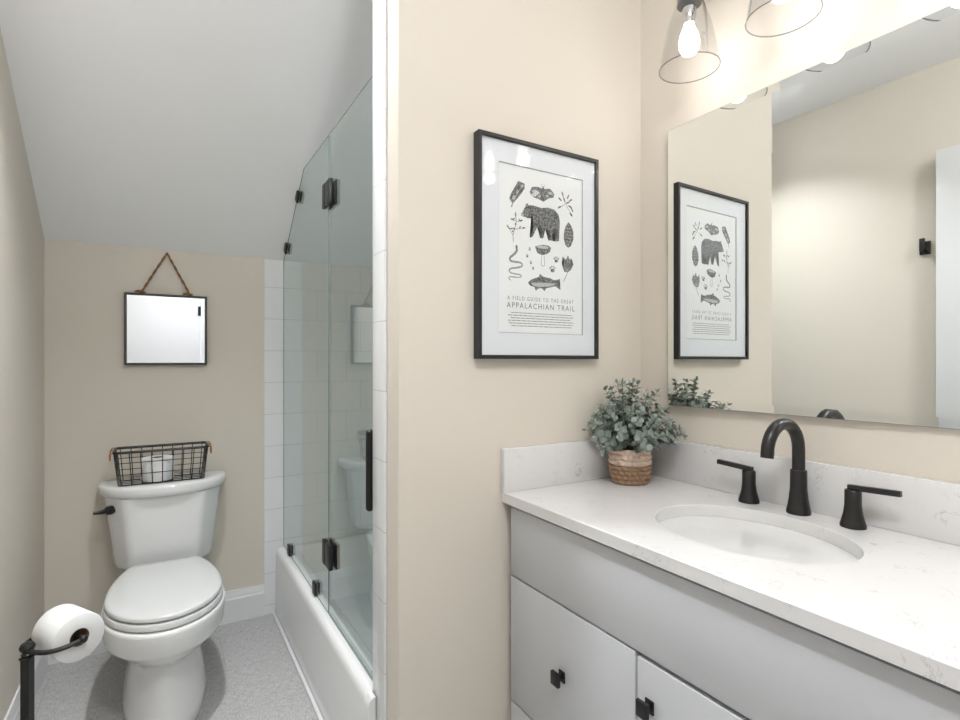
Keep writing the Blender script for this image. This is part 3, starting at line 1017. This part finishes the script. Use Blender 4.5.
for a, b_ in (((-0.0992, 0.0425), (-0.116, 0.0636)), ((-0.0929, 0.0588), (-0.0611, 0.067)), ((-0.0866, 0.0804), (-0.0707, 0.0867)), ((-0.0885, 0.0828), (-0.1011, 0.0863))):
    stroke(tw, [a, b_], 0.0014)
    dx, dz = b_[0] - a[0], b_[1] - a[1]
    blob(tw, b_[0], b_[1], 0.0065, 0.0024, math.atan2(dz, dx))
    blob(tw, a[0] + dx * 0.6, a[1] + dz * 0.6 + 0.004, 0.005, 0.0018, math.atan2(dz, dx) + 0.6)
blob(tw, -0.0898, 0.102, 0.0022, 0.007)
for p in ((-0.0961, 0.061), (-0.0995, 0.0525), (-0.090, 0.0744), (-0.1023, 0.0602)):
    blob(tw, p[0], p[1], 0.0028, 0.0028)
printed('berry_twig_drawing', tw)
fl_ = stroke(MB(), [(0.0801, 0.196), (0.0942, 0.1597), (0.1229, 0.1278)], 0.0016)
stroke(fl_, [(0.0942, 0.1597), (0.0661, 0.1418)], 0.0014)
for x, z, r in ((0.074, 0.171, 2.6), (0.115, 0.174, 0.6), (0.113, 0.1541, -0.3), (0.0835, 0.188, 1.9), (0.1049, 0.183, 1.1), (0.1205, 0.146, -0.9), (0.117, 0.130, -0.7), (0.072, 0.147, 0.5), (0.09, 0.172, 2.0), (0.104, 0.165, 0.4)):
    blob(fl_, x, z, 0.0085, 0.0027, r)
printed('flower_drawing', fl_)
for px_, pz_ in ((0.0591, -0.0131), (0.0453, -0.0432)):
    pw = MB()
    s1 = 1.0 if pz_ > -0.03 else 1.15
    blob(pw, px_, pz_ - 0.004, 0.007 * s1, 0.005 * s1, 0.1)
    for k in range(4):
        a = math.radians(150 - k * 38)
        blob(pw, px_ + 0.0095 * s1 * math.cos(a), pz_ - 0.003 + 0.0095 * s1 * math.sin(a), 0.0022, 0.0032, a - PI / 2)
    printed('paw_print', pw)
tk = MB()
for p in ((-0.0398, 0.0074), (-0.0482, -0.0135), (-0.0352, -0.0323), (-0.0274, -0.0475)):
    blob(tk, p[0], p[1] - 0.001, 0.0035, 0.0028)
    blob(tk, p[0] - 0.002, p[1] + 0.0036, 0.0014, 0.002)
    blob(tk, p[0] + 0.002, p[1] + 0.0036, 0.0014, 0.002)
printed('small_tracks', tk)
sp = MB()
for k in range(22):
    sp_x, sp_z = random.uniform(-0.11, 0.12), random.uniform(-0.115, 0.045)
    blob(sp, sp_x, sp_z, 0.0009, 0.0009)
printed('ink_specks', sp, M['ink_pale'])['kind'] = 'stuff'


def text(name, body, x0, x1, z0, z1, m, spacing=1.25):
    cu = bpy.data.curves.new(name, 'FONT')
    cu.body = body
    cu.space_character = spacing
    cu.resolution_u = 3
    o = bpy.data.objects.new(name, cu)
    C.objects.link(o)
    dg = bpy.context.evaluated_depsgraph_get()
    me = bpy.data.meshes.new_from_object(o.evaluated_get(dg))
    bpy.data.objects.remove(o)
    xs = [v.co.x for v in me.vertices]
    ys = [v.co.y for v in me.vertices]
    ax0, ax1, ay0, ay1 = min(xs), max(xs), min(ys), max(ys)
    mb = MB()
    mb.add([(CXP + x0 + (v.co.x - ax0) / (ax1 - ax0) * (x1 - x0), YA, CZP + z0 + (v.co.y - ay0) / (ay1 - ay0) * (z1 - z0)) for v in me.vertices], [tuple(p.vertices) for p in me.polygons])
    return printed(name, mb, m)


text('title_line', 'A FIELD GUIDE TO THE GREAT', -0.118, 0.127, -0.1435, -0.1325, M['ink_text'], 1.5)
text('title_line', 'APPALACHIAN TRAIL', -0.1202, 0.1307, -0.1665, -0.1505, M['ink_text'], 1.3)
ft = MB()
rr = random.Random(3)
for i, (xa_, xb_) in enumerate(((-0.105, 0.122), (-0.116, 0.125), (-0.107, 0.116), (-0.116, 0.126), (-0.113, 0.124), (-0.104, 0.118))):
    z = -0.180 - i * 0.0075
    x = xa_
    while x < xb_:
        l = min(rr.uniform(0.006, 0.02), xb_ - x)
        flat(ft, [(x, z - 0.0011), (x + l, z - 0.0011), (x + l, z + 0.0011), (x, z + 0.0011)])
        x += l + 0.0022
printed('fine_print', ft, M['ink_fine'])

# ------------------------------------------------------------------ wide bevelled mirror over the vanity
wm = thing('vanity_mirror', 'wide frameless wall mirror hung over the vanity and faucet', 'mirror', (1.395, 0.6, 1.122))
MY0, MY1, MZ0, MZ1 = 0.06, 1.146, 1.1215, 1.990
XA, XB_ = 1.3965, 1.3765  # distance out at the near and far end


def mirx(y):
    return XA + (XB_ - XA) * (y - MY0) / (MY1 - MY0)


bw = 0.022
dep = 0.0013
o4 = [(MY0, MZ0), (MY1, MZ0), (MY1, MZ1), (MY0, MZ1)]
i4 = [(MY0 + bw, MZ0 + bw), (MY1 - bw, MZ0 + bw), (MY1 - bw, MZ1 - bw), (MY0 + bw, MZ1 - bw)]
bkp = [(mirx(p[0]) + 0.005, p[0], p[1]) for p in o4]
mb = MB().loft([bkp, [(mirx(p[0]) + dep, p[0], p[1]) for p in o4], [(mirx(p[0]), p[0], p[1]) for p in i4]])
obj('mirror_glass', mb, M['mirror'], wm, smooth=False)
obj('backing', MB().loft([[(XV - 0.0005, p[0] + (0.004 if p[0] < 0.5 else -0.004), p[1] + (0.004 if p[1] < 1.5 else -0.004)) for p in o4],
                          [(mirx(p[0]) + 0.0052, p[0] + (0.004 if p[0] < 0.5 else -0.004), p[1] + (0.004 if p[1] < 1.5 else -0.004)) for p in o4]]), M['edge'], wm, smooth=False)
ed = MB()
for a, b_ in zip(o4, o4[1:] + o4[:1]):
    ed.tube([(mirx(a[0]) + dep + 0.0012, a[0], a[1]), (mirx(b_[0]) + dep + 0.0012, b_[0], b_[1])], 0.0013, 6)
obj('polished_edge', ed, M['edge'], wm)

# ------------------------------------------------------------------ vanity cabinet
CZ = 0.8856          # counter top
VY0, VY1 = 0.06, 1.256
van = thing('vanity_cabinet', 'pale grey vanity cabinet with black square knobs under the counter', 'cabinet', (1.1, 0.65, 0))
XFR = 0.850
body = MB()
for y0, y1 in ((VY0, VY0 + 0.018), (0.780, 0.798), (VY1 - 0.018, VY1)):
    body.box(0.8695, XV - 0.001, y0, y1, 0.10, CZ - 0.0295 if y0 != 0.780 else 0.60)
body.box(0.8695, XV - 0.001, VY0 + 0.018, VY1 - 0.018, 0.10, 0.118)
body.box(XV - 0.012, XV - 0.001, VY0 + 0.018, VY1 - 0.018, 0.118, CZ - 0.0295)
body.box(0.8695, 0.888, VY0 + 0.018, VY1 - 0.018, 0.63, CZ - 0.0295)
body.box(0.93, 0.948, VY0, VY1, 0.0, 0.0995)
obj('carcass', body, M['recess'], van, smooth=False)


def front(y0, y1, z0, z1):
    return MB().box(XFR, 0.869, y0, y1, z0, z1, 0.0022, 2)


obj('false_front', front(VY0 + 0.003, VY1 - 0.001, 0.656, 0.846), M['cabinet'], van)


def knob(parent, y, z):
    k_ = MB()
    k_.box(XFR - 0.004, XFR - 0.0001, y - 0.011, y + 0.011, z - 0.014, z + 0.014, 0.001, 1)
    k_.tube([(XFR - 0.004, y, z), (XFR - 0.018, y, z)], 0.006, 12)
    k_.box(XFR - 0.027, XFR - 0.018, y - 0.0145, y + 0.0145, z - 0.0165, z + 0.0165, 0.0015, 2)
    return obj('knob', k_, M['black'], parent)


dr = obj('drawer', front(0.792, VY1 - 0.001, 0.302, 0.651), M['cabinet'], van)
knob(dr, 1.027, 0.481)
dr = obj('drawer', front(0.792, VY1 - 0.001, 0.11, 0.297), M['cabinet'], van)
knob(dr, 1.027, 0.205)
dd = obj('door', front(0.428, 0.786, 0.11, 0.646), M['cabinet'], van)
knob(dd, 0.7515, 0.560)
dd = obj('door', front(VY0 + 0.003, 0.423, 0.11, 0.646), M['cabinet'], van)
knob(dd, 0.10, 0.560)

# ------------------------------------------------------------------ countertop with oval cut-out
ct = thing('countertop', 'white veined quartz countertop with backsplash', 'countertop', (1.12, 0.67, CZ))
KX0, KX1, KY0, KY1 = 0.8355, XV - 0.001, 0.045, YP - 0.001
SX, SY, SA, SB = 1.120, 0.712, 0.170, 0.214
N = 96


def bnd(a):
    c_, s_ = math.cos(a), math.sin(a)
    tx = ((KX1 - SX) if c_ > 0 else (KX0 - SX)) / c_ if abs(c_) > 1e-9 else 1e9
    ty = ((KY1 - SY) if s_ > 0 else (KY0 - SY)) / s_ if abs(s_) > 1e-9 else 1e9
    t_ = min(tx, ty)
    return (SX + c_ * t_, SY + s_ * t_)


angs = [2 * PI * i / N for i in range(N)]
for cx_, cy_ in ((KX0, KY0), (KX1, KY0), (KX1, KY1), (KX0, KY1)):
    angs.append(math.atan2(cy_ - SY, cx_ - SX) % (2 * PI))
angs = sorted(set(angs))
el = lambda a, k_=0: (SX + (SA + k_) * math.cos(math.atan2(SA * math.sin(a) / SB * 1.0, math.cos(a))) if False else SX + (SA + k_) * (SB * math.cos(a)) / math.hypot(SB * math.cos(a), SA * math.sin(a)),
                     SY + (SB + k_) * (SA * math.sin(a)) / math.hypot(SB * math.cos(a), SA * math.sin(a)))
TH = 0.029
ro = [bnd(a) for a in angs]


def shrink(p, e):
    return (min(max(p[0], KX0 + e), KX1 - e), min(max(p[1], KY0 + e), KY1 - e))


loops = [[(*el(a), CZ - TH) for a in angs], [(*el(a), CZ - 0.0015) for a in angs], [(*el(a, 0.0015), CZ) for a in angs],
         [(*shrink(p, 0.002), CZ) for p in ro], [(*p, CZ - 0.002) for p in ro], [(*p, CZ - TH) for p in ro], [(*el(a), CZ - TH) for a in angs]]
obj('slab', MB().loft(loops, False, False), M['quartz'], ct, angle=30)
BZ = 1.0095
obj('backsplash', MB().box(XV - 0.0205, XV - 0.001, KY0, YP - 0.0215, CZ + 0.0003, BZ, 0.0015, 2), M['quartz'], ct)
obj('side_splash', MB().box(KX0 - 0.004, XV - 0.0015, YP - 0.021, YP - 0.001, CZ + 0.0003, BZ, 0.0015, 2), M['quartz'], ct)

# ------------------------------------------------------------------ sink
sk = thing('sink', 'white oval undermount sink in the quartz counter', 'sink', (SX, SY, CZ - 0.15))
prof = [(1.06, -TH - 0.0005), (1.00, -TH - 0.0006), (0.985, -TH - 0.004), (0.965, -TH - 0.03), (0.92, -TH - 0.065), (0.80, -TH - 0.10), (0.58, -TH - 0.122), (0.30, -TH - 0.132), (0.10, -TH - 0.135)]
rg = []
for k_, z in prof:
    rg.append([(SX + (SA + 0.004) * k_ * math.cos(2 * PI * i / 80), SY + (SB + 0.004) * k_ * math.sin(2 * PI * i / 80), CZ + z) for i in range(80)])
for k_, z in reversed(prof):
    rg.append([(SX + (SA + 0.014) * k_ * math.cos(2 * PI * i / 80), SY + (SB + 0.014) * k_ * math.sin(2 * PI * i / 80), CZ + z - (0.008 if k_ < 1.05 else 0.004)) for i in range(80)])
obj('basin', MB().loft(rg), M['sink'], sk, angle=40)
obj('caulk_line', MB().tube([(SX + (SA + 0.0012) * math.cos(2 * PI * i / 80), SY + (SB + 0.0012) * math.sin(2 * PI * i / 80), CZ - TH - 0.0017) for i in range(80)], 0.0014, 6, closed=True), M['edge'], sk)
obj('drain', MB().lathe([(0.024, -0.1335), (0.024, -0.131), (0.017, -0.129), (0.003, -0.129)], (SX, SY, CZ - TH), 28), M['bronze'], sk)
obj('overflow_ring', MB().tube([(SX + 0.1665, SY + 0.012 * math.cos(a), CZ - TH - 0.032 + 0.008 * math.sin(a)) for a in [k_ * PI / 8 for k_ in range(16)]], 0.002, 6, closed=True), M['chrome'], sk)

# ------------------------------------------------------------------ faucet
FXp, FYp = 1.345, 0.7245
fc = thing('faucet', 'dark bronze widespread faucet with gooseneck spout behind the sink', 'faucet', (FXp, FYp, CZ))
spm = MB().lathe([(0.027, 0.0004), (0.027, 0.008), (0.0255, 0.012), (0.0215, 0.035), (0.0190, 0.06), (0.0185, 0.105), (0.0175, 0.107)], (FXp, FYp, CZ), 36)
path = [(FXp, FYp, CZ + 0.10), (FXp, FYp, CZ + 0.158)]
Rg = 0.066
for k_ in range(1, 15):
    a = PI * 1.0 * k_ / 14
    path.append((FXp - Rg + Rg * math.cos(a), FYp, CZ + 0.158 + Rg * math.sin(a)))
lastp, prevp = Vector(path[-1]), Vector(path[-2])
path.append(tuple(lastp + (lastp - prevp).normalized() * 0.010))
spm.tube(path, 0.0145, 20)
obj('spout', spm, M['bronze'], fc, angle=50)
for yy, s in ((0.850, 1), (0.6015, -1)):
    xh = FXp - 0.006
    h = obj('handle', MB().lathe([(0.0255, 0.0004), (0.0255, 0.007), (0.024, 0.011), (0.019, 0.03), (0.0165, 0.05), (0.0165, 0.082), (0.015, 0.084)], (xh, yy, CZ), 32), M['bronze'], fc, angle=40)
    lvr = MB()
    mxl = Matrix.Translation((xh, yy, CZ + 0.0855)) @ Matrix.Rotation(0.05 * s, 4, 'X')
    lvr.box(-0.006, 0.006, -0.010 if s > 0 else -0.092, 0.092 if s > 0 else 0.010, -0.003, 0.0095, 0.0015, 2, mx=mxl)
    obj('lever', lvr, M['bronze'], h)

# ------------------------------------------------------------------ potted eucalyptus
PX, PY = 1.240, 1.176
pl = thing('potted_eucalyptus', 'small eucalyptus plant in a two-tone woven pot on the counter', 'plant', (PX, PY, CZ))


def weave(z0, z1, rows, r0, r1, nb, cap0=False):
    rings = []
    per = 6
    for i in range(rows * per + 1):
        f = i / (rows * per)
        z = z0 + (z1 - z0) * f
        r = r0(f)
        row = i // per
        ph = (i % per) / per
        bulge = math.sin(ph * PI)
        ring = []
        for j in range(nb * 6):
            a = 2 * PI * j / (nb * 6)
            k_ = math.cos(a * nb + row * PI + ph * 1.6)
            rr_ = r + 0.0085 * math.sqrt(bulge * (0.5 + 0.5 * k_)) - 0.0065
            ring.append((PX + rr_ * math.cos(a), PY + rr_ * math.sin(a), z))
        rings.append(ring)
    return rings


zb, zm, zt = CZ + 0.0008, CZ + 0.058, CZ + 0.108
lower = lambda f: 0.056 + 0.0085 * math.sin(f * PI * 0.5)
upper = lambda f: 0.0645 - 0.0015 * f
obj('woven_base', MB().loft(weave(zb, zm, 4, lower, None, 18)), M['weave_dark'], pl, angle=70)['label'] = 'brown woven lower half'
up_r = weave(zm + 0.0002, zt, 3, upper, None, 18)
inner = [[(PX + 0.056 * math.cos(2 * PI * j / 108), PY + 0.056 * math.sin(2 * PI * j / 108), z) for j in range(108)] for z in (zt, zt - 0.02)]
obj('woven_rim', MB().loft(up_r + inner, True, False), M['weave_light'], pl, angle=70)['label'] = 'pale woven upper half'
obj('soil', MB().lathe([(0.0555, zt - 0.016), (0.03, zt - 0.010), (0.004, zt - 0.009)], (PX, PY, 0), 24), M['soil'], pl)
stm, lvs = MB(), MB()
rg_ = random.Random(11)


def leaf(c, dirv, nrm, L, Wd):
    t_ = dirv.normalized()
    b_ = nrm.cross(t_)
    if b_.length < 1e-3:
        b_ = Vector((1, 0, 0))
    b_.normalize()
    n_ = t_.cross(b_)
    prof_ = [(0.0, 0.06), (0.15, 0.62), (0.4, 1.0), (0.65, 0.95), (0.88, 0.55), (1.0, 0.08)]
    vs = []
    for u, w_ in prof_:
        mid = c + t_ * L * u + n_ * (-0.10 * L * u * u)
        vs += [mid - b_ * Wd * w_ / 2 + n_ * 0.10 * Wd * w_, mid, mid + b_ * Wd * w_ / 2 + n_ * 0.10 * Wd * w_]
    fs = []
    for k_ in range(len(prof_) - 1):
        o = k_ * 3
        fs += [(o, o + 1, o + 4, o + 3), (o + 1, o + 2, o + 5, o + 4)]
    lvs.add(vs, fs)


def okp(p):
    return p.y < YP - 0.030 - (0 if p.z > BZ else 0.02) and p.x < 1.362 - (0 if p.z > BZ else 0.02) and p.z > CZ + 0.05


ends = []
for i in range(64):
    a = i * 2.39996 + rg_.uniform(-0.2, 0.2)
    q = (i + 0.5) / 64
    spread = 0.155 * math.sqrt(q)
    hh = 0.31 * (1 - 0.62 * q) + rg_.uniform(-0.03, 0.025)
    e = Vector((PX + spread * math.cos(a), PY + spread * math.sin(a), CZ + max(hh, 0.118)))
    # walls of the corner press the stems inwards
    e.x = min(e.x, 1.350)
    e.y = min(e.y, YP - 0.040)
    ends.append(e)
ends += [Vector((1.19, 1.235, CZ + 0.222)), Vector((1.145, 1.205, CZ + 0.19)), Vector((1.325, 1.085, CZ + 0.125)), Vector((1.34, 1.06, CZ + 0.15)), Vector((1.30, 1.07, CZ + 0.19)), Vector((1.15, 1.215, CZ + 0.13))]
for e in ends:
    s0 = Vector((PX + (e.x - PX) * 0.22, PY + (e.y - PY) * 0.22, zt - 0.012))
    c1_ = s0.lerp(e, 0.5) + Vector((0, 0, 0.03)) + Vector((rg_.uniform(-.01, .01), rg_.uniform(-.01, .01), 0))
    pts = []
    for k_ in range(9):
        t_ = k_ / 8
        pts.append(s0 * (1 - t_) ** 2 + c1_ * 2 * t_ * (1 - t_) + e * t_ * t_)
    stm.tube(pts, [0.0014 - 0.0008 * k_ / 8 for k_ in range(9)], 5)
    nn = 9
    for k_ in range(nn):
        t_ = 0.22 + 0.78 * k_ / (nn - 1)
        f = t_ * 8
        i0 = min(int(f), 7)
        p = pts[i0].lerp(pts[i0 + 1], f - i0)
        tg = (pts[i0 + 1] - pts[i0]).normalized()
        side_ = tg.cross(Vector((rg_.uniform(-1, 1), rg_.uniform(-1, 1), rg_.uniform(-.4, 1)))).normalized()
        size = 0.030 * (1 - 0.42 * t_) * rg_.uniform(0.7, 1.2)
        for s in (1, -1):
            dv = side_ * s + tg * rg_.uniform(0.2, 0.7) + Vector((0, 0, rg_.uniform(-0.1, 0.3)))
            dv.normalize()
            if not okp(p + dv * size):
                continue
            leaf(p, dv, (tg + Vector((rg_.uniform(-.5, .5), rg_.uniform(-.5, .5), 0.3))).normalized(), size, size * rg_.uniform(0.78, 0.95))
    if okp(e + Vector((0, 0, 0.012))):
        leaf(e, (pts[-1] - pts[-2]), Vector((rg_.uniform(-1, 1), rg_.uniform(-1, 1), 0.2)), 0.014, 0.008)
obj('stems', stm, M['stem'], pl)
obj('foliage', lvs, M['leaf'], pl, angle=80)

# ------------------------------------------------------------------ vanity light with three clear glass shades
LX, LZ = 1.272, 2.082   # shade axis, rim height
LY = (0.985, 0.722, 0.459)
vl = thing('vanity_light', 'three-lamp vanity wall light with clear glass bell shades', 'wall light', (XV, 0.722, 2.36))
obj('back_plate', MB().box(XV - 0.024, XV - 0.001, 0.43, 1.01, 2.335, 2.385, 0.004), M['bronze'], vl)
for yy in LY:
    am = MB().tube([(XV - 0.02, yy, 2.36), (LX + 0.03, yy, 2.36), (LX + 0.008, yy, 2.355), (LX, yy, 2.340), (LX, yy, 2.315)], 0.008, 12)
    obj('arm', am, M['bronze'], vl)
    sk_ = obj('socket', MB().lathe([(0.010, 0.245), (0.030, 0.236), (0.033, 0.225), (0.033, 0.178), (0.021, 0.176)], (LX, yy, LZ), 28), M['bronze'], vl)
    obj('lamp_holder', MB().lathe([(0.018, 0.175), (0.020, 0.15), (0.016, 0.135), (0.014, 0.125)], (LX, yy, LZ), 24), M['chrome'], sk_)
    gp = [(0.0345, 0.190), (0.039, 0.176), (0.048, 0.150), (0.059, 0.115), (0.068, 0.075), (0.0755, 0.035), (0.0800, 0.0)]
    gl_ = obj('glass_shade', MB().lathe(gp, (LX, yy, LZ), 64, cap0=False, cap1=False), M['lamp_glass'], vl, angle=80)
    obj('glass_rim', MB().tube([(LX + 0.0800 * math.cos(k_ * PI / 32), yy + 0.0800 * math.sin(k_ * PI / 32), LZ) for k_ in range(64)], 0.0017, 8, closed=True), M['lamp_rim'], gl_)
    obj('bulb', MB().lathe([(0.013, 0.126), (0.015, 0.115), (0.024, 0.095), (0.028, 0.075), (0.027, 0.058), (0.020, 0.043), (0.008, 0.037), (0.001, 0.0365)], (LX, yy, LZ), 28), M['bulb'], vl)
    lamp('vanity_bulb_lamp', 'POINT', (LX, yy, LZ + 0.005), BULB_W, (1.0, 0.965, 0.955), 0.028)
